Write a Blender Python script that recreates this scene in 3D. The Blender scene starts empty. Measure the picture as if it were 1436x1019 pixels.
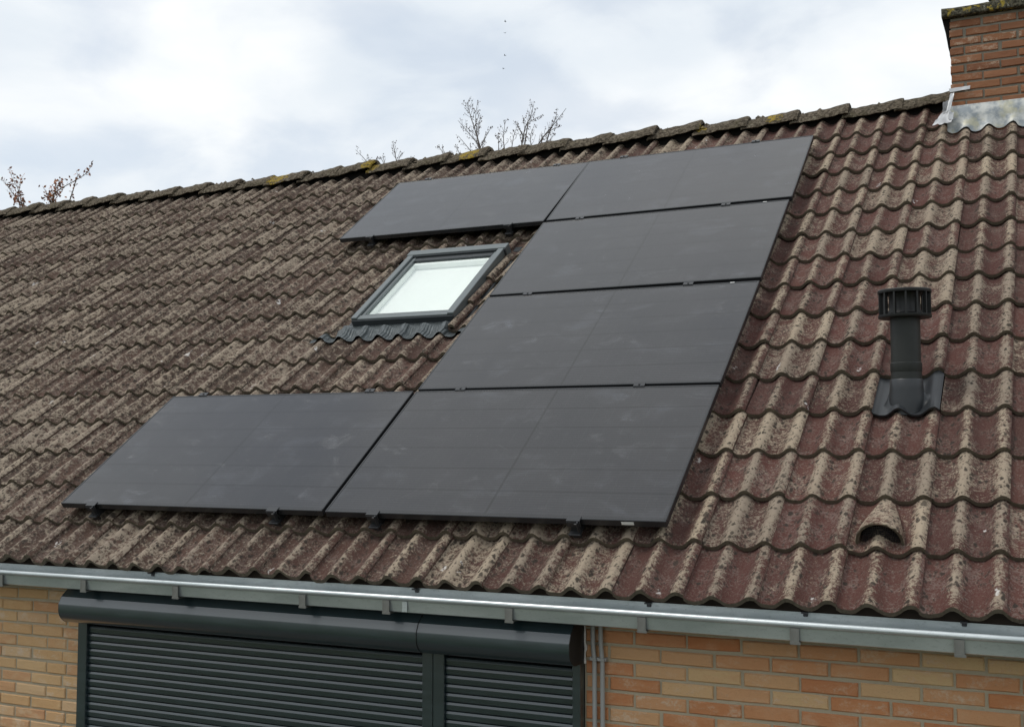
import bpy, math, random
from mathutils import Vector, Matrix, noise as mnoise
random.seed(7)
scene = bpy.context.scene
COL = scene.collection
PI = math.pi

# ------------------------------------------------------------------ frame of the place
Z0 = 2.75                                   # roof datum above the ground
TH = math.radians(35.127)                   # roof pitch
EU = Vector((1, 0, 0)); EV = Vector((0, math.cos(TH), math.sin(TH))); EN = Vector((0, -math.sin(TH), math.cos(TH)))
MR = Matrix(((1, 0, 0, 0), (0, math.cos(TH), -math.sin(TH), 0), (0, math.sin(TH), math.cos(TH), Z0), (0, 0, 0, 1)))
def RP(u, v, n=0.0): return EU*u + EV*v + EN*n + Vector((0, 0, Z0))

# ------------------------------------------------------------------ camera
CAM = Vector((1.493, -4.6786, 0.331 + Z0))
yaw, pit, rol = math.radians(25.245), math.radians(3.926), math.radians(-0.096)
fw = Vector((-math.sin(yaw)*math.cos(pit), math.cos(yaw)*math.cos(pit), math.sin(pit)))
rt = Vector((math.cos(yaw), math.sin(yaw), 0)); up = rt.cross(fw)
r2 = rt*math.cos(rol) + up*math.sin(rol); u2 = up*math.cos(rol) - rt*math.sin(rol)
FPX = 1617.14
cam = bpy.data.cameras.new('camera'); camo = bpy.data.objects.new('camera', cam); COL.objects.link(camo)
cam.sensor_fit = 'HORIZONTAL'; cam.sensor_width = 36; cam.lens = FPX/1436*36
cam.clip_start = 0.1; cam.clip_end = 2000
camo.matrix_world = Matrix(((r2.x, u2.x, -fw.x, CAM.x), (r2.y, u2.y, -fw.y, CAM.y), (r2.z, u2.z, -fw.z, CAM.z), (0, 0, 0, 1)))
scene.camera = camo
def project(P):
    d = P - CAM; z = d.dot(fw)
    return (718 + FPX*d.dot(r2)/z, 509.5 - FPX*d.dot(u2)/z)
def pix_y(x, y, Y):                          # point where a pixel's ray meets the plane Y = const
    d = r2*((x-718)/FPX) - u2*((y-509.5)/FPX) + fw
    return CAM + d*((Y-CAM.y)/d.y)

# ------------------------------------------------------------------ node helper
class G:
    def __init__(s, nt): s.nt = nt; s.nt.nodes.clear()
    def n(s, t, ins=None, **props):
        k = s.nt.nodes.new(t)
        for a, b in props.items(): setattr(k, a, b)
        for a, b in (ins or {}).items(): s.put(k.inputs[a], b)
        return k
    def put(s, sock, v):
        if isinstance(v, bpy.types.NodeSocket): s.nt.links.new(v, sock)
        elif isinstance(v, bpy.types.Node): s.nt.links.new(v.outputs[0], sock)
        elif isinstance(v, tuple) and len(v) == 3 and sock.type == 'RGBA': sock.default_value = (*v, 1)
        else: sock.default_value = v
    def m(s, op, a, b=0.0, c=0.0, clamp=False):
        return s.n('ShaderNodeMath', {0: a, 1: b, 2: c}, operation=op, use_clamp=clamp).outputs[0]
    def vm(s, op, a, b=(0, 0, 0)):
        k = s.n('ShaderNodeVectorMath', {0: a, 1: b}, operation=op)
        return k.outputs['Value'] if op in ('DOT_PRODUCT', 'LENGTH', 'DISTANCE') else k.outputs[0]
    def noise(s, vec, sc, det=3.0, rough=.55, dist=0.0):
        return s.n('ShaderNodeTexNoise', {'Vector': vec, 'Scale': sc, 'Detail': det, 'Roughness': rough, 'Distortion': dist}).outputs[0]
    def ss(s, x, a, b):                      # smooth step
        return s.n('ShaderNodeMapRange', {0: x, 1: a, 2: b, 3: 0.0, 4: 1.0}, interpolation_type='SMOOTHSTEP').outputs[0]
    def mix(s, f, a, b, bt='MIX'):
        k = s.n('ShaderNodeMix', data_type='RGBA', blend_type=bt, clamp_factor=True)
        s.put(k.inputs[0], f); s.put(k.inputs[6], a); s.put(k.inputs[7], b)
        return k.outputs[2]
    def pos(s): return s.n('ShaderNodeNewGeometry').outputs['Position']
    def obj(s): return s.n('ShaderNodeTexCoord').outputs['Object']
    def sep(s, v): return s.n('ShaderNodeSeparateXYZ', {0: v}).outputs
    def comb(s, x, y, z): return s.n('ShaderNodeCombineXYZ', {0: x, 1: y, 2: z}).outputs[0]
    def attr(s, name): return s.n('ShaderNodeAttribute', attribute_name=name).outputs['Fac']
    def rand(s):
        return s.m('FRACT', s.m('ADD', s.n('ShaderNodeObjectInfo').outputs['Random'], s.n('ShaderNodeNewGeometry').outputs['Random Per Island']))
    def scale(s, v, k): return s.vm('MULTIPLY', v, k)
    def bump(s, h, st=.3, d=.01): return s.n('ShaderNodeBump', {'Height': h, 'Strength': st, 'Distance': d}).outputs[0]
    def out(s, **k):
        b = s.n('ShaderNodeBsdfPrincipled')
        for a, v in k.items(): s.put(b.inputs[a.replace('_', ' ')], v)
        s.n('ShaderNodeOutputMaterial', {0: b}); return b
def material(name, fn):
    m = bpy.data.materials.new(name); m.use_nodes = True; fn(G(m.node_tree)); return m

# ------------------------------------------------------------------ world and sun (bright thin overcast)
SUN_EL, SUN_AZ = math.radians(60), math.radians(238)
w = bpy.data.worlds.new('World'); scene.world = w; w.use_nodes = True
g = G(w.node_tree)
sky = g.n('ShaderNodeTexSky', sky_type='NISHITA', sun_disc=False, sun_elevation=SUN_EL, sun_rotation=SUN_AZ, air_density=1.0, dust_density=1.5)
dirv = g.n('ShaderNodeTexCoord').outputs['Generated']
dz = g.sep(dirv)[2]
pl = g.vm('DIVIDE', dirv, g.comb(g.m('ADD', g.m('ABSOLUTE', dz), .38), g.m('ADD', g.m('ABSOLUTE', dz), .38), g.m('ADD', g.m('ABSOLUTE', dz), .38)))
c1 = g.noise(pl, 2.6, 7, .5, .4)
c2 = g.noise(g.vm('ADD', pl, (3.1, 7.7, 1.2)), 4.2, 6, .5, .3)
cloud = g.mix(g.ss(c1, .34, .66), (.74, .80, .86), (.94, .96, .97))
cover = g.m('ADD', .74, g.m('MULTIPLY', g.ss(c2, .36, .56), .26))
bs = g.n('ShaderNodeBackground', {0: sky, 1: .13})
bc = g.n('ShaderNodeBackground', {0: cloud, 1: 1.0})
g.n('ShaderNodeOutputWorld', {0: g.n('ShaderNodeMixShader', {0: cover, 1: bs, 2: bc})})
sl = bpy.data.lights.new('sun', 'SUN'); sl.energy = 1.3; sl.angle = math.radians(16); sl.color = (1, .96, .9)
so = bpy.data.objects.new('sun', sl); COL.objects.link(so)
sd = Vector((math.sin(SUN_AZ)*math.cos(SUN_EL), math.cos(SUN_AZ)*math.cos(SUN_EL), math.sin(SUN_EL)))
so.rotation_euler = (-sd).to_track_quat('-Z', 'Y').to_euler(); so.location = (0, -8, 14)
vs = scene.view_settings
vs.view_transform = 'Standard'; vs.look = 'None'; vs.gamma = 1; vs.exposure = 0.12; vs.use_curve_mapping = False

# ------------------------------------------------------------------ mesh helper
WM = {}
class MB:
    def __init__(s): s.v = []; s.f = []; s.a = []
    def add(s, verts, faces, M=None, attr=None):
        o = len(s.v)
        s.v += [tuple(M @ Vector(p)) if M else tuple(p) for p in verts]
        s.f += [tuple(i+o for i in f) for f in faces]
        s.a += attr if attr else [0.0]*len(verts)
    def box(s, x0, x1, y0, y1, z0, z1, M=None, c=0.0):
        if c <= 0:
            vs = [(x0,y0,z0),(x1,y0,z0),(x1,y1,z0),(x0,y1,z0),(x0,y0,z1),(x1,y0,z1),(x1,y1,z1),(x0,y1,z1)]
            s.add(vs, [(0,3,2,1),(4,5,6,7),(0,1,5,4),(1,2,6,5),(2,3,7,6),(3,0,4,7)], M); return
        # chamfered box
        import itertools
        vid = {}; vs = []
        X, Y, Z = (x0, x1), (y0, y1), (z0, z1)
        for i, j, k in itertools.product((0, 1), repeat=3):
            sx, sy, sz = (1, -1)[i], (1, -1)[j], (1, -1)[k]
            P = (X[i], Y[j], Z[k])
            for ax in range(3):
                q = [P[0]+sx*c, P[1]+sy*c, P[2]+sz*c]; q[ax] = P[ax]
                vid[(i,j,k,ax)] = len(vs); vs.append(tuple(q))
        F = []
        for ax in range(3):
            a, b = [t for t in range(3) if t != ax]
            for sd_ in (0, 1):
                idx = []
                for (p, q) in ((0,0),(1,0),(1,1),(0,1)):
                    e = [0,0,0]; e[ax] = sd_; e[a] = p; e[b] = q
                    idx.append(vid[(*e, ax)])
                F.append(idx if (sd_ == 1) == (ax != 1) else idx[::-1])
        for ax in range(3):                   # edges along ax
            a, b = [t for t in range(3) if t != ax]
            for p in (0,1):
                for q in (0,1):
                    e0 = [0,0,0]; e0[a] = p; e0[b] = q; e1 = list(e0); e1[ax] = 1
                    idx = [vid[(*e0,a)], vid[(*e1,a)], vid[(*e1,b)], vid[(*e0,b)]]
                    F.append(idx if (p == q) == (ax != 1) else idx[::-1])
        for i, j, k in itertools.product((0, 1), repeat=3):
            idx = [vid[(i,j,k,0)], vid[(i,j,k,1)], vid[(i,j,k,2)]]
            F.append(idx if (i+j+k) % 2 == 1 else idx[::-1])
        s.add(vs, F, M)
    def tube(s, path, radii, sides=8, caps=True, M=None):
        path = [Vector(p) for p in path]; vs = []; F = []
        if not isinstance(radii, (list, tuple)): radii = [radii]*len(path)
        ref = None
        for i, p in enumerate(path):
            t = (path[min(i+1, len(path)-1)] - path[max(i-1, 0)]).normalized()
            if ref is None:
                ref = t.orthogonal().normalized()
            ref = (ref - t*ref.dot(t)).normalized(); bi = t.cross(ref)
            for k in range(sides):
                a = 2*PI*k/sides
                vs.append(p + (ref*math.cos(a) + bi*math.sin(a))*radii[i])
        for i in range(len(path)-1):
            for k in range(sides):
                a, b = i*sides+k, i*sides+(k+1) % sides
                F.append((a, b, b+sides, a+sides))
        if caps:
            F.append(tuple(range(sides))[::-1]); o = (len(path)-1)*sides; F.append(tuple(o+k for k in range(sides)))
        s.add(vs, F, M)
    def prism(s, prof, x0, x1, M=None, cap=True):        # profile of (y, z) swept along x
        n = len(prof)
        vs = [(x0, y, z) for y, z in prof] + [(x1, y, z) for y, z in prof]
        F = [(i, (i+1) % n, n+(i+1) % n, n+i) for i in range(n)]
        if cap: F += [tuple(range(n))[::-1], tuple(range(n, 2*n))]
        s.add(vs, F, M)
    def lathe(s, prof, sides=24, M=None):                # (r, z) turned about z
        vs = []; F = []
        for r, z in prof:
            for k in range(sides):
                a = 2*PI*k/sides; vs.append((r*math.cos(a), r*math.sin(a), z))
        for i in range(len(prof)-1):
            for k in range(sides):
                a, b = i*sides+k, i*sides+(k+1) % sides
                F.append((a, b, b+sides, a+sides))
        s.add(vs, F, M)
    def mesh(s, name, mat, smooth=None):
        me = bpy.data.meshes.new(name); me.from_pydata(s.v, [], s.f)
        if any(s.a):
            at = me.attributes.new('crest', 'FLOAT', 'POINT'); at.data.foreach_set('value', s.a)
        me.materials.append(mat); me.validate(); me.update()
        if smooth is not None:
            me.polygons.foreach_set('use_smooth', [True]*len(me.polygons))
            if smooth < 3.1: me.set_sharp_from_angle(angle=smooth)
        return me
def place(name, data, parent=None, W=Matrix.Identity(4), **tags):
    o = bpy.data.objects.new(name, data); COL.objects.link(o)
    WM[o.name] = W.copy()
    if parent:
        o.parent = parent; o.matrix_basis = WM[parent.name].inverted() @ W
    else: o.matrix_basis = W
    for k, v in tags.items(): o[k] = v
    return o
def T(*p): return Matrix.Translation(Vector(p))
def empty(name, loc, **tags): return place(name, None, None, T(*loc), **tags)

# ------------------------------------------------------------------ materials
def m_tile(g):
    P = g.pos(); r = g.rand(); rb = g.m('FRACT', g.m('MULTIPLY', r, 7.31)); rc = g.m('FRACT', g.m('MULTIPLY', r, 23.7))
    vec = g.vm('ADD', P, g.comb(g.m('MULTIPLY', r, 31.0), g.m('MULTIPLY', rb, 17.0), 0.0))
    crest = g.attr('crest')
    n1 = g.noise(vec, 11, 5, .6); n2 = g.noise(vec, 62, 5, .68, .2); n3 = g.noise(vec, 240, 3, .6); nb = g.noise(P, 1.1, 3)
    u = g.sep(P)[0]
    red = g.m('ADD', g.ss(u, -3.4, .6), g.m('MULTIPLY', g.m('SUBTRACT', nb, .5), .7), clamp=True)
    wine = g.mix(rb, (.056, .022, .019), (.100, .038, .031))
    umber = g.mix(rb, (.046, .031, .023), (.088, .060, .044))
    base = g.mix(g.m('ADD', g.m('MULTIPLY', red, .85), g.m('MULTIPLY', rc, .22), clamp=True), umber, wine)
    base = g.mix(g.m('MULTIPLY', g.ss(n3, .35, .7), .35), base, (.17, .12, .10))
    pale = g.mix(g.m('ADD', rc, g.m('MULTIPLY', n1, .4), clamp=True), (.42, .345, .25), (.27, .222, .17))
    pale = g.mix(g.m('MULTIPLY', g.m('SUBTRACT', 1.0, red), .7), pale, (.30, .25, .195))
    n4 = g.noise(vec, 125, 4, .75, .3)
    lich = g.m('ADD', g.m('MULTIPLY', g.m('POWER', crest, 2.2), .60), g.m('MULTIPLY', g.m('SUBTRACT', n1, .5), 1.0))
    lich = g.m('ADD', lich, g.m('MULTIPLY', g.m('SUBTRACT', n2, .5), 1.7))
    lich = g.m('ADD', lich, g.m('MULTIPLY', g.m('SUBTRACT', n4, .5), 1.5))
    lich = g.m('ADD', lich, g.m('MULTIPLY', g.m('SUBTRACT', g.m('POWER', r, 2.6), .27), .42))
    lich = g.m('ADD', lich, g.m('MULTIPLY', g.m('SUBTRACT', 1.0, red), .12))
    n5 = g.noise(vec, 27, 5, .72, .4)
    lleft = g.m('ADD', g.m('MULTIPLY', g.m('SUBTRACT', n5, .5), 3.0), g.m('MULTIPLY', g.m('SUBTRACT', n2, .5), 1.6))
    lleft = g.m('ADD', lleft, g.m('ADD', .24, g.m('ADD', g.m('MULTIPLY', crest, .16), g.m('MULTIPLY', g.m('SUBTRACT', n1, .5), .5))))
    lleft = g.m('ADD', lleft, g.m('MULTIPLY', g.m('SUBTRACT', r, .5), .30))
    lk = g.m('MULTIPLY', g.m('SUBTRACT', 1.0, red), .8)
    lich = g.m('ADD', g.m('MULTIPLY', lich, g.m('SUBTRACT', 1.0, lk)), g.m('MULTIPLY', lleft, lk))
    lf = g.m('MULTIPLY', g.ss(lich, .12, .60), .90)
    film = g.m('MULTIPLY', g.ss(g.m('ADD', g.noise(vec, 85, 5, .75), g.m('MULTIPLY', g.m('SUBTRACT', n1, .5), .5)), .47, .62), g.m('ADD', .22, g.m('MULTIPLY', rb, .45)))
    base = g.mix(film, base, (.20, .158, .137))
    col = g.mix(lf, base, pale)
    # black lichen dots
    wob = g.n('ShaderNodeTexNoise', {'Vector': vec, 'Scale': 38.0, 'Detail': 3.0}).outputs['Color']
    for sc, th, pr, am in ((30.0, .42, .44, .9), (13.0, .27, .66, .8), (62.0, .44, .34, .75)):
        vo = g.n('ShaderNodeTexVoronoi', {'Vector': g.vm('ADD', g.scale(vec, (1.25, .8, .8)), g.scale(wob, (.030, .030, .030))), 'Scale': sc})
        dots = g.m('MULTIPLY', g.m('SUBTRACT', 1.0, g.ss(vo.outputs['Distance'], th*.5, th)), g.ss(g.sep(vo.outputs['Color'])[0], pr, pr+.08))
        dots = g.m('MULTIPLY', dots, g.ss(g.m('ADD', n1, g.m('ADD', g.m('MULTIPLY', crest, .08), g.m('MULTIPLY', g.m('SUBTRACT', 1.0, red), .10))), .42, .56))
        col = g.mix(g.m('MULTIPLY', dots, am), col, (.040, .033, .027))
    # pale dots and droppings
    vw = g.n('ShaderNodeTexVoronoi', {'Vector': g.vm('ADD', g.scale(P, (1.0, .42, .42)), g.scale(g.n('ShaderNodeTexNoise', {'Vector': P, 'Scale': 26.0}).outputs['Color'], (.06, .06, .06))), 'Scale': 7.5})
    wd = g.m('MULTIPLY', g.m('SUBTRACT', 1.0, g.ss(vw.outputs['Distance'], .06, .105)), g.ss(g.sep(vw.outputs['Color'])[1], .60, .62))
    wd = g.m('MULTIPLY', wd, g.ss(n2, .42, .52))
    col = g.mix(g.m('MULTIPLY', wd, .8), col, (.62, .60, .57))
    # tails carry algae
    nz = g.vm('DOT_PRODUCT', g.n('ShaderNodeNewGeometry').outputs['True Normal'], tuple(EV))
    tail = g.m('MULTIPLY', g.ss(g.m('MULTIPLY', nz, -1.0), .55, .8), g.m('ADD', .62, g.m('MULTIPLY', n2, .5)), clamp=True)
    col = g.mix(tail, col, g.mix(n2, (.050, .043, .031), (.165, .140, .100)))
    h = g.m('ADD', g.m('ADD', g.m('MULTIPLY', g.m('ADD', n2, n4), .8), g.m('MULTIPLY', n3, .35)), g.m('MULTIPLY', lf, .4))
    g.out(Base_Color=col, Roughness=.93, Specular_IOR_Level=.15, Normal=g.bump(h, .55, .006))
TILE = material('concrete_tile', m_tile)

def m_ridge(g):
    P = g.pos(); r = g.rand()
    vec = g.vm('ADD', P, g.comb(g.m('MULTIPLY', r, 13.0), 0.0, r))
    n1 = g.noise(vec, 9, 5, .6); n2 = g.noise(vec, 48, 5, .65); n3 = g.noise(vec, 150, 3)
    col = g.mix(g.ss(n2, .36, .66), (.058, .047, .034), (.21, .175, .13))
    col = g.mix(g.m('MULTIPLY', g.ss(n1, .5, .72), .5), col, (.075, .066, .034))
    col = g.mix(g.m('MULTIPLY', g.ss(g.noise(vec, 26, 4), .60, .68), .5), col, (.30, .27, .20))
    yel = None
    for q, rad in ((RIDGE_SPOTS[0], .20), (RIDGE_SPOTS[1], .17), (RIDGE_SPOTS[2], .08), (RIDGE_SPOTS[3], .11), (RIDGE_SPOTS[4], .15)):
        d = g.vm('DISTANCE', P, tuple(q)); k = g.m('SUBTRACT', 1.0, g.ss(d, rad*.35, rad))
        yel = k if yel is None else g.m('MAXIMUM', yel, k)
    yf = g.ss(g.m('ADD', yel, g.m('MULTIPLY', g.m('SUBTRACT', g.noise(P, 34, 5, .7), .5), 3.2)), .76, 1.02)
    yf = g.m('MULTIPLY', yf, g.ss(yel, .02, .2))
    col = g.mix(g.m('MULTIPLY', yf, .9), col, g.mix(n2, (.30, .20, .02), (.44, .33, .07)))
    g.out(Base_Color=col, Roughness=.95, Specular_IOR_Level=.1, Normal=g.bump(g.m('ADD', n2, g.m('MULTIPLY', n1, 1.5)), 1.0, .03))
def on_ridge(x, y): return pix_y(x, y, 4.10)
RIDGE_SPOTS = [on_ridge(390, 248), on_ridge(658, 217), on_ridge(984, 182), on_ridge(1085, 167), on_ridge(520, 233)]
RIDGE = material('ridge_concrete', m_ridge)

def m_flat(col, rough=.6, metal=0.0, spec=.5, nscale=30, nvar=.15, bump=.1):
    def fn(g):
        P = g.obj(); n = g.noise(P, nscale, 4); n2 = g.noise(P, nscale*.12, 3)
        v = g.m('ADD', 1-nvar, g.m('MULTIPLY', g.m('ADD', n, n2), nvar))
        c = g.mix(1.0, col, g.comb(v, v, v), 'MULTIPLY')
        g.out(Base_Color=c, Roughness=g.m('ADD', rough-.06, g.m('MULTIPLY', n2, .12)), Metallic=metal, Specular_IOR_Level=spec, Normal=g.bump(n, bump, .004))
    return fn
DARK = material('shadow_felt', m_flat((.014, .013, .012), .95, spec=.1))
UNDER = material('dark_timber', m_flat((.035, .027, .021), .9, spec=.15, nvar=.4))
BLACKALU = material('black_anodised', m_flat((.020, .021, .023), .27, .0, .5, nvar=.1, bump=.03))
HOOK = material('hook_steel', m_flat((.045, .046, .05), .45, .6, .5))
RAILM = material('mill_aluminium', m_flat((.10, .10, .105), .45, .8))
STICK = material('white_sticker', m_flat((.72, .72, .70), .5, nvar=.05))
PLASTIC = material('black_plastic', m_flat((.009, .0095, .009), .48, 0, .4, nscale=60, nvar=.35, bump=.08))
PIPE = material('grey_green_pipe', m_flat((.017, .019, .017), .5, 0, .4, nscale=40, nvar=.4, bump=.05))
FLASHP = material('grey_plastic_flashing', m_flat((.024, .027, .030), .42, 0, .45, nscale=40, nvar=.3, bump=.06))
LEADW = material('pale_lead', m_flat((.50, .51, .52), .45, .35, .5, nscale=20, nvar=.3, bump=.5))
LEADD = material('dark_lead', m_flat((.11, .115, .12), .45, .5, .5, nscale=20, nvar=.45, bump=.5))
STEEL = material('galvanised_strap', m_flat((.20, .20, .185), .5, .6, .5, nvar=.6))
CONDUIT = material('grey_conduit', m_flat((.30, .30, .285), .45, 0, .4, nvar=.12))
SEAL = material('white_sealant', m_flat((.62, .60, .56), .7, nvar=.2))
SOOT = material('soot_render', m_flat((.012, .011, .010), .97, spec=.05, nvar=.5))

def m_zinc(g):
    P = g.pos(); s = g.scale(P, (.35, 1, 1))
    n1 = g.noise(s, 7, 5, .6); n2 = g.noise(g.scale(P, (1, 2, 2)), 40, 4); n3 = g.noise(P, 160, 3, .7)
    col = g.mix(g.ss(n1, .3, .7), (.42, .465, .47), (.56, .60, .60))
    col = g.mix(g.m('MULTIPLY', g.ss(n2, .55, .75), .4), col, (.30, .33, .33))
    col = g.mix(g.m('MULTIPLY', g.ss(n3, .62, .72), .5), col, (.13, .13, .12))
    g.out(Base_Color=col, Metallic=.62, Roughness=g.m('ADD', .22, g.m('MULTIPLY', n1, .22)), Normal=g.bump(g.m('ADD', n2, n3), .12, .003))
ZINC = material('zinc_gutter', m_zinc)

def m_brick(pal, mort=False):
    def fn(g):
        P = g.pos(); r = g.rand(); rb = g.m('FRACT', g.m('MULTIPLY', r, 9.17)); rc = g.m('FRACT', g.m('MULTIPLY', r, 29.3))
        vec = g.vm('ADD', P, g.comb(g.m('MULTIPLY', r, 11.0), 0.0, g.m('MULTIPLY', rb, 5.0)))
        n1 = g.noise(g.scale(vec, (1, 1, 1.8)), 14, 5, .6); n2 = g.noise(vec, 90, 4, .65); n3 = g.noise(vec, 300, 2)
        ramp = g.n('ShaderNodeValToRGB', {0: r}); cr = ramp.color_ramp; cr.interpolation = 'LINEAR'
        while len(cr.elements) < len(pal): cr.elements.new(.5)
        for i, c in enumerate(pal):
            cr.elements[i].position = i/(len(pal)-1); cr.elements[i].color = (*c, 1)
        col = g.mix(g.m('MULTIPLY', g.ss(n1, .35, .72), g.m('ADD', .15, g.m('MULTIPLY', rb, .5))), ramp.outputs[0], pal[0])
        eff = g.m('MULTIPLY', g.ss(g.m('ADD', n1, g.m('MULTIPLY', g.m('SUBTRACT', n2, .5), .6)), .5, .72), g.m('MULTIPLY', g.m('POWER', rc, 1.5), .7))
        col = g.mix(eff, col, (.58, .47, .36))
        col = g.mix(g.m('MULTIPLY', g.ss(n2, .58, .72), .35), col, g.mix(.6, ramp.outputs[0], (.12, .06, .035)))
        col = g.mix(g.m('MULTIPLY', g.ss(n3, .6, .75), .25), col, (.10, .06, .04))
        g.out(Base_Color=col, Roughness=.92, Specular_IOR_Level=.15, Normal=g.bump(g.m('ADD', g.m('MULTIPLY', n1, 1.4), g.m('ADD', n2, g.m('MULTIPLY', n3, .4))), .6, .005))
    return fn
BRICK_R = material('orange_brick', m_brick([(.53, .30, .155), (.50, .225, .105), (.44, .175, .075), (.55, .35, .185), (.48, .205, .095), (.57, .41, .22), (.52, .265, .13), (.44, .18, .08), (.50, .225, .11)]))
BRICK_L = material('tan_brick', m_brick([(.57, .385, .205), (.53, .325, .16), (.55, .35, .175), (.48, .245, .125), (.57, .40, .235), (.51, .285, .15), (.54, .34, .175)]))
BRICK_C = material('chimney_brick', m_brick([(.31, .155, .085), (.25, .108, .055), (.29, .128, .066), (.20, .088, .050), (.31, .148, .082), (.25, .110, .058)]))
def m_mortar(a, b):
    def fn(g):
        P = g.pos(); n1 = g.noise(P, 8, 4); n2 = g.noise(P, 170, 4, .7)
        c = g.mix(g.m('ADD', g.m('MULTIPLY', n1, .6), g.m('MULTIPLY', n2, .5), clamp=True), a, b)
        g.out(Base_Color=c, Roughness=.97, Specular_IOR_Level=.1, Normal=g.bump(n2, .7, .006))
    return fn
MORTAR = material('wall_mortar', m_mortar((.31, .265, .185), (.48, .42, .31)))
MORTC = material('chimney_mortar', m_mortar((.15, .135, .105), (.30, .27, .22)))

def m_capstone(g):
    P = g.pos(); n1 = g.noise(P, 14, 5, .6); n2 = g.noise(P, 55, 4, .65)
    c = g.mix(g.ss(n2, .35, .68), (.030, .028, .020), (.14, .13, .095))
    c = g.mix(g.m('MULTIPLY', g.ss(g.noise(P, 22, 5, .65), .56, .63), .85), c, (.36, .27, .05))
    c = g.mix(g.m('MULTIPLY', g.ss(g.noise(P, 33, 4), .62, .68), .6), c, (.34, .33, .28))
    g.out(Base_Color=c, Roughness=.96, Specular_IOR_Level=.1, Normal=g.bump(n2, .8, .01))
CAPST = material('lichen_concrete', m_capstone)
def m_leadflash(g):
    P = g.pos(); n1 = g.noise(P, 13, 5, .6); n2 = g.noise(P, 60, 4)
    c = g.mix(g.ss(n1, .38, .62), (.24, .27, .29), (.50, .51, .49))
    c = g.mix(g.m('MULTIPLY', g.ss(g.noise(P, 9, 4), .50, .66), .55), c, (.46, .43, .26))
    g.out(Base_Color=c, Roughness=.5, Metallic=.25, Normal=g.bump(g.m('ADD', n1, n2), .25, .008))
LEADF = material('weathered_lead', m_leadflash)

def m_shutter(g):
    P = g.pos(); n = g.noise(g.scale(P, (.5, 1, 3)), 12, 4); n2 = g.noise(P, 260, 2)
    c = g.mix(g.ss(n, .4, .8), (.0095, .0215, .0255), (.015, .030, .035))
    g.out(Base_Color=c, Roughness=g.m('ADD', .27, g.m('MULTIPLY', n, .14)), Specular_IOR_Level=.8, Coat_Weight=.8, Coat_Roughness=.13, Normal=g.bump(n2, .02, .001))
SHUT = material('anthracite_paint', m_shutter)
def m_wframe(g):
    P = g.pos(); n = g.noise(P, 30, 4)
    g.out(Base_Color=g.mix(n, (.11, .128, .13), (.165, .185, .188)), Metallic=.35, Roughness=g.m('ADD', .3, g.m('MULTIPLY', n, .2)), Normal=g.bump(n, .05, .002))
WFRAME = material('grey_window_cladding', m_wframe)
WDARK = material('dark_flashing', m_flat((.040, .046, .050), .4, .3, .5, nvar=.3))
def m_pleat(g):
    P = g.pos(); n = g.noise(P, 40, 4); x = g.sep(P)[0]
    s = g.m('SINE', g.m('MULTIPLY', x, 2*PI/.0149))
    c = g.mix(g.m('MULTIPLY', g.ss(n, .4, .7), .6), (.065, .077, .080), (.15, .17, .175))
    g.out(Base_Color=c, Metallic=.3, Roughness=.42, Normal=g.bump(g.m('ADD', s, g.m('MULTIPLY', n, .25)), .5, .004))
PLEAT = material('pleated_lead', m_pleat)
WHITE = material('white_lining', m_flat((.90, .91, .895), .7, nvar=.04, bump=.02))
def m_pane(g):
    fr = g.n('ShaderNodeFresnel', {'IOR': 1.45})
    gl = g.n('ShaderNodeBsdfGlossy', {'Color': (.95, 1, .98), 'Roughness': .03})
    tr = g.n('ShaderNodeBsdfTransparent', {'Color': (.955, .98, .972)})
    k = g.m('ADD', fr, .05)
    g.n('ShaderNodeOutputMaterial', {0: g.n('ShaderNodeMixShader', {0: k, 1: tr, 2: gl})})
PANE = material('window_glass', m_pane)

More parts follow.
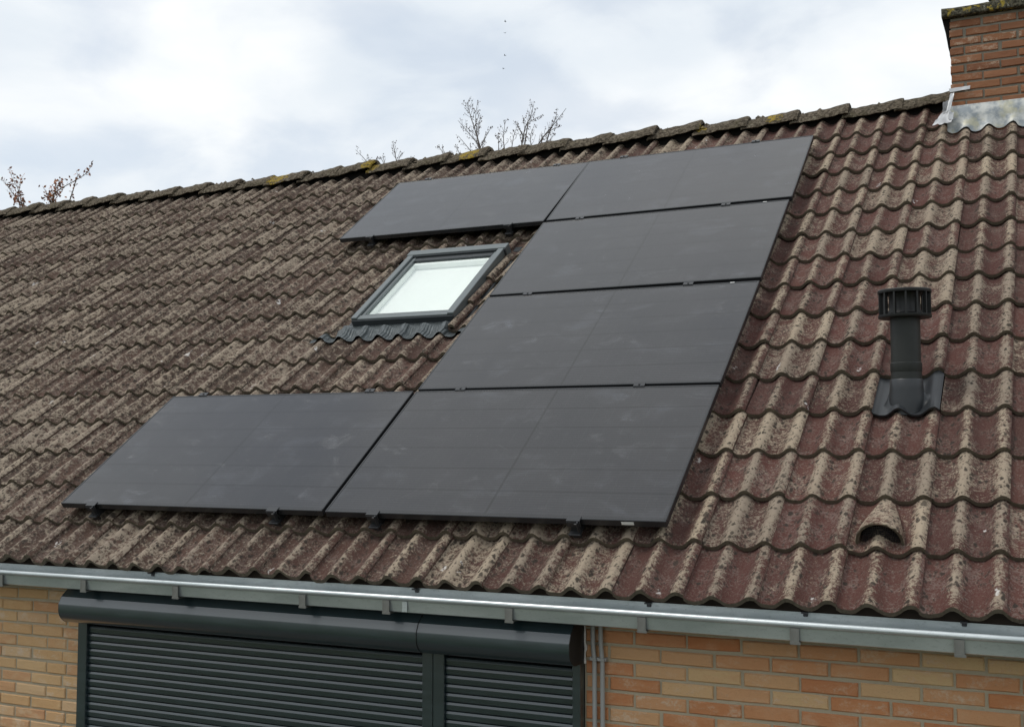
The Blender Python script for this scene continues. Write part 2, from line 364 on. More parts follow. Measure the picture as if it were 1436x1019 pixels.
PW, PH = 1.715, 1.068                        # solar panel
def m_pv(g):
    O = g.obj(); o = g.sep(O); x, y = o[0], o[1]
    rnd = g.n('ShaderNodeObjectInfo').outputs['Random']
    vec = g.vm('ADD', O, g.comb(g.m('MULTIPLY', rnd, 40.0), g.m('MULTIPLY', rnd, 23.0), 0.0))
    def lines(t, per, wd):                   # 1 on thin lines at multiples of per
        d = g.m('ABSOLUTE', g.m('SUBTRACT', g.m('FRACT', g.m('ADD', g.m('DIVIDE', t, per), .5)), .5))
        return g.m('SUBTRACT', 1.0, g.ss(d, wd/per*.5, wd/per*.9))
    row = lines(y, (PH-.036)/6, .0045)
    colm = lines(x, (PW-.044)/18, .0022)
    fing = lines(y, (PH-.036)/6/10, .0016)
    mid = g.m('SUBTRACT', 1.0, g.ss(g.m('ABSOLUTE', x), .0045, .007))
    n1 = g.noise(vec, 3.0, 4); wipe = g.noise(g.vm('ADD', g.scale(vec, (3.4, 4.6, 1)), g.scale(vec, (0, 0, 0))), 1.6, 6, .62, .9)
    smear = g.m('MULTIPLY', g.ss(wipe, .54, .76), g.ss(g.noise(vec, 2.4, 3), .44, .60))
    specks = g.m('MULTIPLY', g.ss(g.noise(vec, 75, 3, .7), .67, .75), .6)
    cell = g.mix(n1, (.0085, .0090, .0125), (.013, .0128, .0155))
    cell = g.mix(g.m('MULTIPLY', fing, .7), cell, (.036, .036, .038))
    cell = g.mix(g.m('MULTIPLY', colm, .45), cell, (.026, .027, .03))
    cell = g.mix(g.m('MAXIMUM', row, mid), cell, (.0028, .0028, .0032))
    blot = g.ss(g.noise(g.scale(vec, (1.0, 1.5, 1)), 3.6, 5, .6, .5), .50, .74)
    dust = g.m('ADD', g.m('ADD', .012, g.m('MULTIPLY', n1, .05)), g.m('ADD', g.m('MULTIPLY', g.m('ADD', smear, g.m('MULTIPLY', blot, .45)), .15), g.m('MULTIPLY', specks, .26)))
    dust = g.m('MULTIPLY', dust, g.m('SUBTRACT', 1.0, g.m('MULTIPLY', g.m('MAXIMUM', row, mid), .35)))
    col = g.mix(dust, cell, g.mix(g.m('ADD', smear, blot, clamp=True), (.27, .255, .235), (.26, .275, .31)))
    rough = g.m('ADD', .07, g.m('ADD', g.m('MULTIPLY', n1, .09), g.m('MULTIPLY', smear, .25)))
    b = g.out(Base_Color=col, Roughness=rough, Specular_IOR_Level=.58)
PV = material('solar_glass', m_pv)
def m_bark(g):
    P = g.pos(); n = g.noise(P, 12, 4)
    g.out(Base_Color=g.mix(n, (.10, .085, .075), (.19, .17, .155)), Roughness=.9, Specular_IOR_Level=.2)
BARK = material('grey_bark', m_bark)
def m_leaf(g):
    r = g.n('ShaderNodeNewGeometry').outputs['Random Per Island']
    rp = g.n('ShaderNodeValToRGB', {0: r}); e = rp.color_ramp.elements
    e[0].color = (.36, .13, .04, 1); e[1].color = (.17, .10, .09, 1); k = rp.color_ramp.elements.new(.5); k.color = (.27, .11, .06, 1)
    g.out(Base_Color=rp.outputs[0], Roughness=.7)
LEAF = material('copper_leaf', m_leaf)
BUD = material('bud', m_flat((.13, .10, .095), .8))
BIRDM = material('bird_plumage', m_flat((.02, .02, .022), .8))
def m_ground(g):
    P = g.pos(); n = g.noise(P, .8, 5); n2 = g.noise(P, 14, 5, .7)
    g.out(Base_Color=g.mix(g.m('ADD', g.m('MULTIPLY', n, .5), g.m('MULTIPLY', n2, .5)), (.030, .045, .014), (.085, .10, .035)), Roughness=.95, Normal=g.bump(n2, .6, .05))
GROUND = material('lawn', m_ground)
PAVE = material('paving', m_mortar((.07, .066, .06), (.14, .132, .12)))

# ================================================================== setting
mb = MB(); mb.add([(-400,-400,0),(400,-400,0),(400,400,0),(-400,400,0)], [(0,1,2,3)])
place('ground', mb.mesh('ground', GROUND), None, Matrix.Identity(4), kind='structure')
mb = MB(); mb.box(-10.4, 3.4, -3.2, -.10, -.05, .03)
place('terrace', mb.mesh('terrace', PAVE), None, Matrix.Identity(4), kind='structure')

# ================================================================== house
XL, XR = -10.6, 3.3
WY = -.10                                    # face of the front wall
house = empty('brick_house', (-3.6, 4.05, 0), label='brick house with weathered brown concrete tile roof, chimney and zinc gutter', category='house')
# --- roof deck and tiles
TW, TG, TL = .2953, .3275, .402              # cover width, gauge, length
US, VE = .430, -.340                         # a seam, the eaves line
NC = -.074                                   # crest of a tile's tail
AMP = .040
VR = 4.97
mb = MB()
mb.box(XL, XR, VE+.05, 5.06, -.235, -.19)
deckM = MR
roof = place('roof', mb.mesh('roof_deck', DARK), house, MR, label='weathered brown double wave concrete tile slope')
# the far slope
ridgeY = (EV*5.06 - EN*.19).y; ridgeZ = (EV*5.06 - EN*.19).z + Z0
mb = MB(); L2 = 5.5
mb.prism([(ridgeY+.02, ridgeZ+.08), (ridgeY+L2*math.cos(TH), ridgeZ+.08-L2*math.sin(TH)), (ridgeY+L2*math.cos(TH), ridgeZ-.02-L2*math.sin(TH)), (ridgeY+.02, ridgeZ-.02)], XL, XR)
place('back_slope', mb.mesh('back_slope', TILE), house, Matrix.Identity(4))

def prof(t):                                 # t in 0..2 over one tile
    c = .5 + .5*math.cos(2*PI*(t-.80))
    c = c**1.45
    n = AMP*(c-1)
    if t > 1.80: n += .0065*min(1, (t-1.80)/.06)          # lip over the next tile
    if t < .10: n -= .003
    return n, c
def tile_geo(rng, ua=0.0, ub=TW, va=0.0, vb=TL, jit=1.0):
    """one tile in its own frame: u 0..TW, v 0..TL from the tail, n=0 at the crest of the tail"""
    ts = [i*2/22 for i in range(23)]
    ts = [t for t in ts if ua <= t*TW/2 <= ub]
    ta, tb = ua*2/TW, ub*2/TW
    if ts[0] - ta > .01: ts.insert(0, ta)
    if tb - ts[-1] > .01: ts.append(tb)
    if ub >= TW: ts.append(2.012)
    k = len(ts); V = []; A = []; F = []
    ph = [rng.uniform(0, 6.28) for _ in range(4)]
    tj = [jit*(.0022*math.sin(t*5+ph[0]) + .0014*math.sin(t*13+ph[1]) + rng.uniform(-.0012, .0012)) for t in ts]
    if jit and rng.random() < .5:              # a chipped tail
        cx = rng.uniform(.1, 1.9); cw = rng.uniform(.04, .13)
        tj = [a + (.007*max(0, 1-abs(t-cx)/cw)) for a, t in zip(tj, ts)]
    fall = .028/TG
    def row(v, dn, tw=1.0):
        for t, j in zip(ts, tj):
            n, c = prof(t)
            wob = jit*.0012*math.sin(t*4+v*9+ph[2])
            V.append((t*TW/2, v + j*tw, n - fall*v + dn + wob)); A.append(max(.001, c))
    row(va, -.024); row(va, -.0045); row(va+.005, -.0006); row(va+.13, .0); row(vb, 0.0)
    row(va+.045, -.027, 0)
    for r in range(4):
        for i in range(k-1): F.append((r*k+i, r*k+i+1, (r+1)*k+i+1, (r+1)*k+i))
    for i in range(k-1): F.append((5*k+i, 5*k+i+1, i+1, i))
    for (i0, rev) in ((0, False), (k-1, True)):
        o = len(V)
        for r in (1, 4):
            p = V[r*k+i0]; V.append((p[0], p[1], p[2]-.016)); A.append(.1)
        f = (1*k+i0, 2*k+i0, 3*k+i0, 4*k+i0, o+1, o)
        F.append(f[::-1] if not rev else f)
    return V, F, A
rng = random.Random(3)
VARIANTS = [tile_geo(rng) for _ in range(10)]
def tile_mesh(geo, name='roof_tile'):
    m = MB(); m.add(geo[0], geo[1], None, geo[2]); return m.mesh(name, TILE, .7)
VMESH = [tile_mesh(q) for q in VARIANTS]

# panel rectangles in roof coordinates: u0, v0, small turn
PANELS = [(-3.452, .012, -.12), (-1.717, .004, -.10), (-1.714, 1.092, .0), (-1.715, 2.186, .55), (-1.715, 3.288, .85), (-3.449, 3.292, -.35)]
def under_panel(P):
    d = P - CAM; o = CAM - Vector((0, 0, Z0)); t = -o.dot(EN)/d.dot(EN)
    if t >= 1: return False
    X = o + d*t; u, v = X.dot(EU), X.dot(EV)
    return any(a <= u <= a+PW and b <= v <= b+PH for a, b, _ in PANELS)
WU0, WU1, WV0, WV1 = -2.700, -1.934, 2.066, 3.036      # roof window frame
CUTL, CUTR = -2.745, -1.972
FLUE_CELL = None
cells = []
i0 = math.floor((XL-US)/TW)+1; i1 = math.floor((XR-US)/TW)
for k in range(16):
    for i in range(i0, i1):
        u0 = US + i*TW; v0 = VE + k*TG
        if 0.715 < u0 < .74 and k in (1, 4): continue       # vent tile and flue flashing stand here
        ua, ub, va = 0.0, TW, 0.0
        vb = TL if k < 15 else TG+.045
        if u0+TW > CUTL and u0 < CUTR and 7 <= k <= 10:
            if k == 10:
                if u0 + TW < CUTR+.1 and u0 > CUTL-.2: va = .135
            elif u0 < CUTL: ub = CUTL - u0
            elif u0+TW > CUTR: ua = CUTR - u0
            else: continue
        if u0+TW > .93 and u0 < .9 and k >= 14:
            if k == 15: ub = .170; vb = TG+.045
            else: vb = TL
        elif u0+TW > .93 and u0 < 1.95 and k >= 14:
            if k == 15: continue
            vb = .26
        area = 0
        for a in (.15, .5, .85):
            for b in (.05, .35, .7, .95):
                P = RP(u0+a*TW, v0+b*TG, NC-.015); x, y = project(P)
                if -5 < x < 1441 and -5 < y < 1024 and not under_panel(P):
                    d = (P-CAM); area += abs(d.normalized().dot(EN))/d.length_squared
        cells.append((area, k, i, u0, v0, ua, ub, va, vb))
cells.sort(key=lambda c: -c[0])
field = MB(); rng = random.Random(11)
for idx, (area, k, i, u0, v0, ua, ub, va, vb) in enumerate(cells):
    M = T(u0 + rng.gauss(0, .0012), v0 + rng.gauss(0, .0035), NC + rng.gauss(0, .0014)) @ Matrix.Rotation(rng.gauss(0, .0042), 4, 'Z') @ Matrix.Rotation(rng.gauss(0, .005), 4, 'X')
    special = (ua > 0 or ub < TW or va > 0 or vb != TL)
    if 7 <= k <= 9 and ua > 0: M = T(.042, 0, .004) @ M
    geo = None
    if special: geo = tile_geo(rng, ua, ub, va, vb, .6)
    if idx < 300 and area > 0:
        me = tile_mesh(geo) if special else VMESH[rng.randrange(10)]
        place('roof_tile', me, roof, MR @ M)
    else:
        geo = geo or VARIANTS[rng.randrange(10)]
        field.add(geo[0], geo[1], M, geo[2])
place('roof_tile_field', field.mesh('roof_tile_field', TILE, .7), roof, MR, kind='stuff')
mb = MB(); mb.box(XL, XR, VE+.035, VE+.055, -.225, -.160)
place('eaves_board', mb.mesh('eaves_board', UNDER), roof, MR)
mb = MB()
mb.prism([(4.2, 2.0), (4.2, 2.0)], 0, 0) if False else None

# --- ridge tiles
RL = .381
rprof = [(y_, -.075 + (z_+.075)*.80) for y_, z_ in [(-.135, -.075), (-.128, -.050), (-.095, -.012), (-.060, .024), (-.025, .046), (.0, .052), (.025, .046), (.060, .024), (.095, -.012), (.128, -.050), (.135, -.075), (.118, -.075), (.085, -.03), (0, .03), (-.085, -.03), (-.118, -.075)]]
_lo = RP(0, 4.900, -.080); RYC = _lo.y + .135; RZC = _lo.z + .075
rv = []
for q in range(5):
    m = MB(); n = len(rprof); xs = [0, .012, .05, .09, .13, .17, .21, .25, .29, .33, RL-.01, RL+.035, RL+.055]
    V = []; F = []
    ph = rng.uniform(0, 6)
    for j, x in enumerate(xs):
        lift = .030*(x/RL)**1.5 + (.0 if 0 < j < len(xs)-1 else -.008) + .006*mnoise.noise(Vector((x*14, q*7.3, ph)))
        k = 1 + .05*x/RL
        for (y, z) in rprof:
            jj = .0045
            V.append((x, y*k + rng.uniform(-jj, jj), z*k + lift + rng.uniform(-jj, jj) + .003*math.sin(x*20+ph)))
    for j in range(len(xs)-1):
        for a in range(n):
            b = (a+1) % n; F.append((j*n+b, j*n+a, (j+1)*n+a, (j+1)*n+b))
    F.append(tuple(range(n))); F.append(tuple((len(xs)-1)*n + a for a in range(n))[::-1])
    m.add(V, F); rv.append(m.mesh('ridge_tile', RIDGE, .8))
x = .483
starts = []
while x > XL: x -= RL; starts.append(x)
for s_ in starts:
    place('ridge_tile', rv[rng.randrange(5)], roof, T(s_ + rng.gauss(0, .006), RYC + rng.gauss(0, .005), RZC + rng.gauss(0, .005)) @ Matrix.Rotation(rng.gauss(0, .013), 4, 'Y'))
place('ridge_tile', rv[0], roof, T(.483, RYC, RZC+.004))
x = 1.98
while x < XR: place('ridge_tile', rv[1], roof, T(x, RYC, RZC)); x += RL
rm = random.Random(31); moss = MB()
for k in range(330):
    x = rm.uniform(-9.5, .4) if rm.random() < .7 else rm.choice((-8.2, -6.9, -5.6, -4.3, -3.6, -3.1, -2.4, -1.9, -1.2)) + rm.gauss(0, .10)
    if x > .45: continue
    a = rm.uniform(-.85, .35); y = RYC + .12*math.sin(a); z_ = RZC + .036 - .9*abs(RYC-y)*.75 + .012
    r_ = rm.uniform(.008, .022)
    vs_ = []
    for i in range(6): vs_.append((x + r_*1.5*math.cos(i*PI/3)*rm.uniform(.7, 1.2), y + r_*math.sin(i*PI/3)*rm.uniform(.7, 1.2), z_ - .010))
    vs_.append((x + rm.uniform(-.2, .2)*r_, y, z_ + r_*.55))
    moss.add(vs_, [(i, (i+1) % 6, 6) for i in range(6)])
place('moss', moss.mesh('moss', RIDGE, 3.2), roof, Matrix.Identity(4), kind='stuff')
mb = MB(); mb.box(XL, XR, RYC-.07, RYC+.07, RZC-.30, RZC-.045)
place('ridge_board', mb.mesh('ridge_board', DARK), roof, Matrix.Identity(4))

# --- brick work
def brick_geo(L, H, D, rng):
    """front face at y=0 looking to -y, from x 0..L, z 0..H"""
    c = .0045; V = []; F = []
    def j(s=.0011): return rng.uniform(-s, s)
    nx = 4
    xs = [0] + [L*t/nx for t in range(1, nx)] + [L]
    ring = []
    outer = [(x, 0) for x in xs] + [(L, H*.5)] + [(x, H) for x in reversed(xs)] + [(0, H*.5)]
    cx, cz = L/2, H/2
    for (x, z) in outer:
        V.append((x + j(), c + .0005, z + j(.0014)))
    k = len(outer)
    for (x, z) in outer:
        V.append((x + (c if x < cx else -c)*(1 if x in (0, L) else 0), j(.0008), z + (c if z < cz else (-c if z > cz else 0))))
    for (x, z) in outer: V.append((x, D, z))
    for i in range(k):
        b = (i+1) % k
        F.append((i, b, k+b, k+i)); F.append((2*k+i, 2*k+b, b, i))
    F.append(tuple(k+i for i in range(k)))
    return V, F
CACHE = {}
def brick_variants(L, H, D, mat, rng):
    key = (round(L, 3), H, D, mat.name)
    if key not in CACHE:
        gs = [brick_geo(L, H, D, rng) for _ in range(5)]; ms = []
        for q in gs:
            m = MB(); m.add(*q); ms.append(m.mesh('brick', mat))
        CACHE[key] = (gs, ms)
    return CACHE[key]
BP, BC, BH, BJ = .2247, .06318, .0515, .0105     # pitch, course, brick height, joint
rng = random.Random(21)
ztop0 = Z0 - .508                             # top bed of the first whole course seen
def courses():
    k = -4
    while True:
        zt = ztop0 - k*BC
        if zt - BC < .0: break
        yield k, zt
        k += 1
wall_mb = MB()
wall_mb.box(XL+.1, -3.152, WY+.007, .15, 0, Z0-.24); wall_mb.box(-.332, XR-.1, WY+.007, .15, 0, Z0-.24); wall_mb.box(-3.152, -.332, WY+.007, .15, Z0-.46, Z0-.24)
wall = place('wall', wall_mb.mesh('wall', MORTAR), house, Matrix.Identity(4), label='front wall of orange and tan bricks with pale joints')
stuffL, stuffR = MB(), MB()
def lay(x0, x1, zt, mat, stuff):
    L = x1-x0-BJ
    if L < .015: return
    gs, ms = brick_variants(L, BH, .09, mat, rng)
    q = rng.randrange(5)
    M = T(x0+BJ/2 + rng.gauss(0, .0012), WY + rng.gauss(0, .0016), zt-BC+BJ/2 + rng.gauss(0, .0012)) @ Matrix.Rotation(rng.gauss(0, .004), 4, 'Y')
    vis = False
    for xx in (x0, x1):
        for zz in (zt, zt-BC):
            a, b = project(Vector((xx, WY, zz)))
            if 0 <= a <= 1436 and 0 <= b <= 1019: vis = True
    if vis and zt < Z0-.36: place('brick', ms[q], wall, M)
    else: stuff.add(*gs[q], M)
for k, zt in courses():
    # right of the shutters
    off = .001 if k % 2 == 0 else -.113
    js = [off + BP*j for j in range(-3, 18) if -.30 < off + BP*j < XR-.13]
    edges = [-.332 + BJ*0] + js + [XR-.1]
    for a, b in zip(edges, edges[1:]): lay(a, b, zt, BRICK_R, stuffR)
    # left of the shutters
    if k % 2 == 0: js = [-3.295 - BP*j for j in range(0, 40)]
    else: js = [-3.267] + [-3.409 - BP*j for j in range(0, 40)]
    js = sorted([q for q in js if q > XL+.14])
    edges = [XL+.1] + js + [-3.150]
    for a, b in zip(edges, edges[1:]): lay(a, b, zt, BRICK_L, stuffL)
place('brickwork', stuffL.mesh('brickwork', BRICK_L), wall, Matrix.Identity(4), kind='stuff')
place('brickwork', stuffR.mesh('brickwork', BRICK_R), wall, Matrix.Identity(4), kind='stuff')
# gables and back wall
mb = MB()
yb = ridgeY*2 + .3
for x0 in (XL+.1, XR-.35):
    mb.add([(x0, .151, 0), (x0, yb-.251, 0), (x0, yb-.251, Z0-.2), (x0, ridgeY, ridgeZ-.25), (x0, .151, Z0-.24),
            (x0+.25, .151, 0), (x0+.25, yb-.251, 0), (x0+.25, yb-.251, Z0-.2), (x0+.25, ridgeY, ridgeZ-.25), (x0+.25, .151, Z0-.24)],
           [(4,3,2,1,0), (5,6,7,8,9), (0,1,6,5), (1,2,7,6), (2,3,8,7), (3,4,9,8), (4,0,5,9)])
mb.box(XL+.1, XR-.1, yb-.25, yb, 0, Z0-.35)
place('gable', mb.mesh('gable', BRICK_R), house, Matrix.Identity(4))

# --- gutter
GY, GZ = -.290, Z0-.342
def gz(x): return -.0045*max(0, x+.3)
mb = MB()
t = .003
bead = [(GY-.002+.0115*math.cos(a), GZ+.0115*math.sin(a)) for a in [math.radians(d) for d in range(-80, 241, 32)]]
gp = [(-.168, Z0-.312), (-.168, GZ-.058), (-.200, GZ-.064), (GY+.012, GZ-.064), (GY+.004, GZ-.060), (GY-.004, GZ-.012)]
gi = [(GY-.004+t, GZ-.012), (GY+.008+t, GZ-.058), (-.200, GZ-.061), (-.172, GZ-.055), (-.172, Z0-.312)]
xs = [XL+.02 + (XR-XL-.04)*i/24 for i in range(25)]
poly = gp + gi; n = len(poly); V = []; F = []
for x in xs:
    for (y, z) in poly: V.append((x, y, z+gz(x)))
for j in range(24):
    for a in range(n):
        b = (a+1) % n; F.append((j*n+a, j*n+b, (j+1)*n+b, (j+1)*n+a))
F.append(tuple(range(n))[::-1]); F.append(tuple(24*n+a for a in range(n)))
mb.add(V, F)
gutter = place('gutter', mb.mesh('gutter', ZINC, .5), house, Matrix.Identity(4), label='zinc box gutter with rolled bead')
mb = MB(); mb.tube([(x, GY-.003, GZ+gz(x)) for x in xs], .0125, 14)
place('bead', mb.mesh('bead', ZINC, .9), gutter, Matrix.Identity(4))
mb = MB()
mb.box(-.017, .017, GY-.0135, GY-.0095, -.068, -.012); mb.box(-.017, .017, GY-.0095, -.17, -.070, -.066); mb.box(-.017, .022, GY-.0155, GY-.0095, -.072, -.062)
br = mb.mesh('bracket', STEEL)
for x in (-6.5, -5.9, -5.3, -4.7, -4.12, -3.537, -2.955, -2.362, -1.624, -1.182, -.588, -.009, .588, 1.161, 1.75, 2.35, 2.95):
    place('bracket', br, gutter, T(x, 0, GZ+gz(x)))
mb = MB(); mb.box(-.009, .009, -.180, -.170, -.014, .006, None, .003); mb.box(-.012, .012, -.20, -.17, .0, .006)
hk = mb.mesh('gutter_hook', HOOK)
for x in (-2.62, -1.10, -.02, .605, 1.17): place('gutter_hook', hk, gutter, T(x, 0, Z0-.318))
mb = MB()
for x in (-1.09, 2.0, -5.2):
    mb.box(x-.012, x+.012, GY-.0085, GY-.0055, GZ-.058, GZ-.013)
place('solder_seam', mb.mesh('solder_seam', ZINC), gutter, Matrix.Identity(4))
mb = MB(); mb.box(XL+.05, XR-.05, -.164, WY-.012, Z0-.395, Z0-.27)
place('fascia', mb.mesh('fascia', UNDER), house, Matrix.Identity(4))

# --- chimney
CYF = 3.70; CS = (CYF+4.6786)/(3.62+4.6786)
def cX(x): return 1.493 + (x-1.493)*CS
def cZ(z): return Z0 + .331 + (z-.331)*CS
CX0, CX1, CY1 = cX(.909), cX(1.98), 4.68
CZB, CZT = Z0+2.35, cZ(3.232)
mb = MB(); mb.box(CX0+.008, CX1-.008, CYF+.010, CY1-.008, CZB, CZT)
chim = place('chimney', mb.mesh('chimney_core', MORTC), house, Matrix.Identity(4), label='square red brick chimney with lichen covered cap')
rng = random.Random(5); CP, CC = .2222*CS, .0627*CS
z = cZ(3.158) + CC*1; rowi = 0
side = MB()
while z > CZB + CC:
    zb = z - CC
    off = cX(1.115) if rowi % 2 == 0 else cX(1.226)
    js = [off + CP*k for k in range(-1, 5) if CX0+.06 < off+CP*k < CX1-.05]
    ed = [CX0-.0055] + js + [CX1+.0055]
    for a, b in zip(ed, ed[1:]):
        gs, ms = brick_variants(b-a-.0145, .0490, .095, BRICK_C, rng)
        place('brick', ms[rng.randrange(5)], chim, T(a+.00725+rng.gauss(0, .0018), CYF+rng.gauss(0, .0022), zb+.0055+rng.gauss(0, .001)) @ Matrix.Rotation(rng.gauss(0, .004), 4, 'Y'))
    # side faces
    for sx in (-1, 1):
        yy = CYF + (.1125 if rowi % 2 else 0) + .10
        ed = [yy + CP*k for k in range(0, 6) if yy + CP*k < CY1]
        for a, b in zip(ed, ed[1:]):
            gs, ms = brick_variants(b-a-.011, .0515, .05, BRICK_C, rng)
            R_ = Matrix.Rotation(-PI/2 if sx < 0 else PI/2, 4, 'Z')
            M = T(CX0 if sx < 0 else CX1, (b if sx < 0 else a)-.0055, zb+.0055) @ R_
            side.add(*gs[rng.randrange(5)], M)
    z = zb; rowi += 1
place('brickwork', side.mesh('brickwork', BRICK_C), chim, Matrix.Identity(4), kind='stuff')
# cap slab with worn edges
mb = MB(); nx = 16
V = []; F = []
secs = []
rng = random.Random(9)
for i in range(nx+1):
    x = CX0-.046 + (CX1-CX0+.092)*i/nx
    y0 = CYF-.045 + rng.uniform(-.004, .004); y1 = CY1+.04
    zb, zt = cZ(3.236), cZ(3.30) + rng.uniform(-.004, .006)
    sec = [(y0+.006, zb), (y0, zb+.008), (y0+rng.uniform(-.003, .004), zt-.014), (y0+.014, zt), (CYF+.4, zt+.012), (y1, zt), (y1, zb)]
    for (y, z_) in sec: V.append((x, y, z_))
n = 7
for i in range(nx):
    for a in range(n):
        b = (a+1) % n; F.append((i*n+a, (i+1)*n+a, (i+1)*n+b, i*n+b)[::-1])
F.append(tuple(range(n))); F.append(tuple(nx*n+a for a in range(n))[::-1])
mb.add(V, F); place('cap_slab', mb.mesh('cap_slab', CAPST, .6), chim, Matrix.Identity(4))
mb = MB(); mb.lathe([(.30, 0), (.30, .02), (.27, .03), (.26, .16), (.28, .17), (.28, .20), (.0, .20)], 20)
place('chimney_pot', mb.mesh('chimney_pot', CAPST, .6), chim, T(1.42, CYF+.42, cZ(3.305)))
# sooty render swelling out of the left flank under the cap
V = []; F = []
lv = [(3.235, .044), (3.205, .040), (3.19, .030), (3.12, .023), (3.06, .014), (3.035, .011), (3.02, .004), (2.98, .002), (2.96, -.002)]
for (z_, o) in lv:
    oo = o
    V += [(CX0-oo, CYF+.012, cZ(z_)), (CX0+.02, CYF+.010, cZ(z_)), (CX0+.02, CY1-.02, cZ(z_)), (CX0-oo, CY1-.02, cZ(z_))]
for i in range(len(lv)-1):
    for a in range(4):
        b = (a+1) % 4; F.append((i*4+a, (i+1)*4+a, (i+1)*4+b, i*4+b))
F.append((0, 1, 2, 3)); o = (len(lv)-1)*4; F.append((o+3, o+2, o+1, o))
mb = MB(); mb.add(V, F); place('sooty_render', mb.mesh('sooty_render', SOOT), chim, Matrix.Identity(4))
# lead apron, wavy at its foot
V = []; F = []; N = 90
def tile_n(u, v):                             # height of the tile surface over the roof datum
    f = ((u-US)/TW) % 1.0; k = (v-VE)/TG % 1.0
    return NC + prof(f*2)[0] - .028*k
rows = 5
for i in range(N+1):
    u = .875 + (2.02-.875)*i/N
    vbot = 4.415 + .010*math.sin(u*17) + .006*math.sin(u*41)
    nb_ = tile_n(u, 4.41) + .014
    A_ = RP(u, vbot, nb_); B_ = RP(u, 4.452, -.068 + .35*(nb_+.08)); C_ = Vector((u, CYF-.008, cZ(2.535))); D_ = Vector((u, CYF-.007, cZ(2.618))); E_ = Vector((u, CYF+.006, cZ(2.624)))
    V += [A_, B_, C_, D_, E_]
for i in range(N):
    for a in range(rows-1): F.append((i*rows+a, (i+1)*rows+a, (i+1)*rows+a+1, i*rows+a+1))
mb = MB(); mb.add(V, F); fl = mb.mesh('flashing', LEADF, 1.2)
place('flashing', fl, chim, Matrix.Identity(4))
# crumpled lead at the left corner
def sheet(name, pts, mat, nu, nv, amp, seed, th=.003):
    """bent sheet between four corner points"""
    r = random.Random(seed); a, b, c, d = [Vector(p) for p in pts]; V = []; F = []
    nrm = (b-a).cross(d-a).normalized()
    for j in range(nv+1):
        for i in range(nu+1):
            s_, t_ = i/nu, j/nv
            p = (a*(1-s_)+b*s_)*(1-t_) + (d*(1-s_)+c*s_)*t_
            e = 1 if 0 < i < nu and 0 < j < nv else .5
            V.append(p + nrm*amp*e*r.uniform(-1, 1) + Vector((r.uniform(-1, 1), 0, r.uniform(-1, 1)))*amp*.35)
    o = len(V); V += [p - nrm*th for p in V]
    W_ = nu+1
    for j in range(nv):
        for i in range(nu):
            q = (j*W_+i, j*W_+i+1, (j+1)*W_+i+1, (j+1)*W_+i); F.append(q); F.append(tuple(o+k for k in q[::-1]))
    rim = [i for i in range(W_)] + [j*W_+nu for j in range(1, nv+1)] + [nv*W_+i for i in range(nu-1, -1, -1)] + [j*W_ for j in range(nv-1, 0, -1)]
    for k in range(len(rim)):
        a_, b_ = rim[k], rim[(k+1) % len(rim)]; F.append((b_, a_, o+a_, o+b_))
    m = MB(); m.add(V, F); return place(name, m.mesh(name, mat, .9), chim, Matrix.Identity(4))
yq = CYF - .012
sheet('lead_strip', [(cX(.902), yq-.004, cZ(2.715)), (cX(1.030), yq-.004, cZ(2.722)), (cX(1.032), yq, cZ(2.746)), (cX(.896), yq, cZ(2.742))], LEADW, 8, 2, .003, 1)
sheet('lead_strip', [(cX(.880), yq-.05, cZ(2.575)), (cX(.903), yq-.05, cZ(2.575)), (cX(.931), yq, cZ(2.71)), (cX(.906), yq, cZ(2.71))], LEADW, 3, 8, .004, 2)
sheet('lead_strip', [(cX(.895), yq-.075, cZ(2.513)), (cX(.922), yq-.07, cZ(2.508)), (cX(.926), yq-.03, cZ(2.565)), (cX(.896), yq-.035, cZ(2.568))], LEADW, 3, 4, .005, 3)
sheet('lead_flap', [(cX(.792), yq-.09, cZ(2.480)), (cX(.915), yq-.10, cZ(2.478)), (cX(.905), yq+.02, cZ(2.60)), (cX(.855), yq+.03, cZ(2.60))], LEADW, 8, 7, .009, 4)
sheet('lead_flap', [(cX(.845), yq+.06, cZ(2.565)), (cX(.908), yq+.02, cZ(2.575)), (cX(.908), yq+.24, cZ(2.742)), (cX(.835), yq+.30, cZ(2.735))], LEADD, 6, 7, .010, 5)

# --- roof window
win = place('roof_window', None, house, MR @ T(WU0, WV0, 0), label='grey framed roof window with white interior')
ww, wl = WU1-WU0, WV1-WV0
WMx = MR @ T(WU0, WV0, 0)
FT, FB = -.044, -.155                          # top and foot of the frame
def wbox(name, boxes, mat, c=.003):
    m = MB()
    for q in boxes: m.box(*q, None, c)
    return place(name, m.mesh(name, mat), win, WMx)
wbox('side_rail', [(0, .044, .0, wl-.06, FB, FT)], WFRAME)
wbox('side_rail', [(ww-.044, ww, .0, wl-.06, FB, FT)], WFRAME)
wbox('bottom_rail', [(.0445, ww-.0445, .0, .050, FB, FT-.010)], WFRAME)
wbox('top_cover', [(-.012, ww+.012, wl-.060, wl+.012, FB, FT+.004)], WFRAME)
wbox('cover_ridge', [(-.012, ww+.012, wl-.072, wl-.0605, FT-.05, FT-.004)], WDARK)
wbox('sash', [(.048, .072, .052, wl-.074, FB, FT-.016)], WFRAME)
wbox('sash', [(ww-.072, ww-.048, .052, wl-.074, FB, FT-.016)], WFRAME)
wbox('sash', [(.0725, ww-.0725, .052, .074, FB, FT-.018)], WDARK)
wbox('sash', [(.0725, ww-.0725, wl-.122, wl-.074, FB, FT-.018)], WDARK)
m = MB(); m.add([(.0725, .0745, FT-.031), (ww-.0725, .0745, FT-.031), (ww-.0725, wl-.1225, FT-.031), (.0725, wl-.1225, FT-.031)], [(0, 1, 2, 3)]); place('glass_pane', m.mesh('glass_pane', PANE), win, WMx)
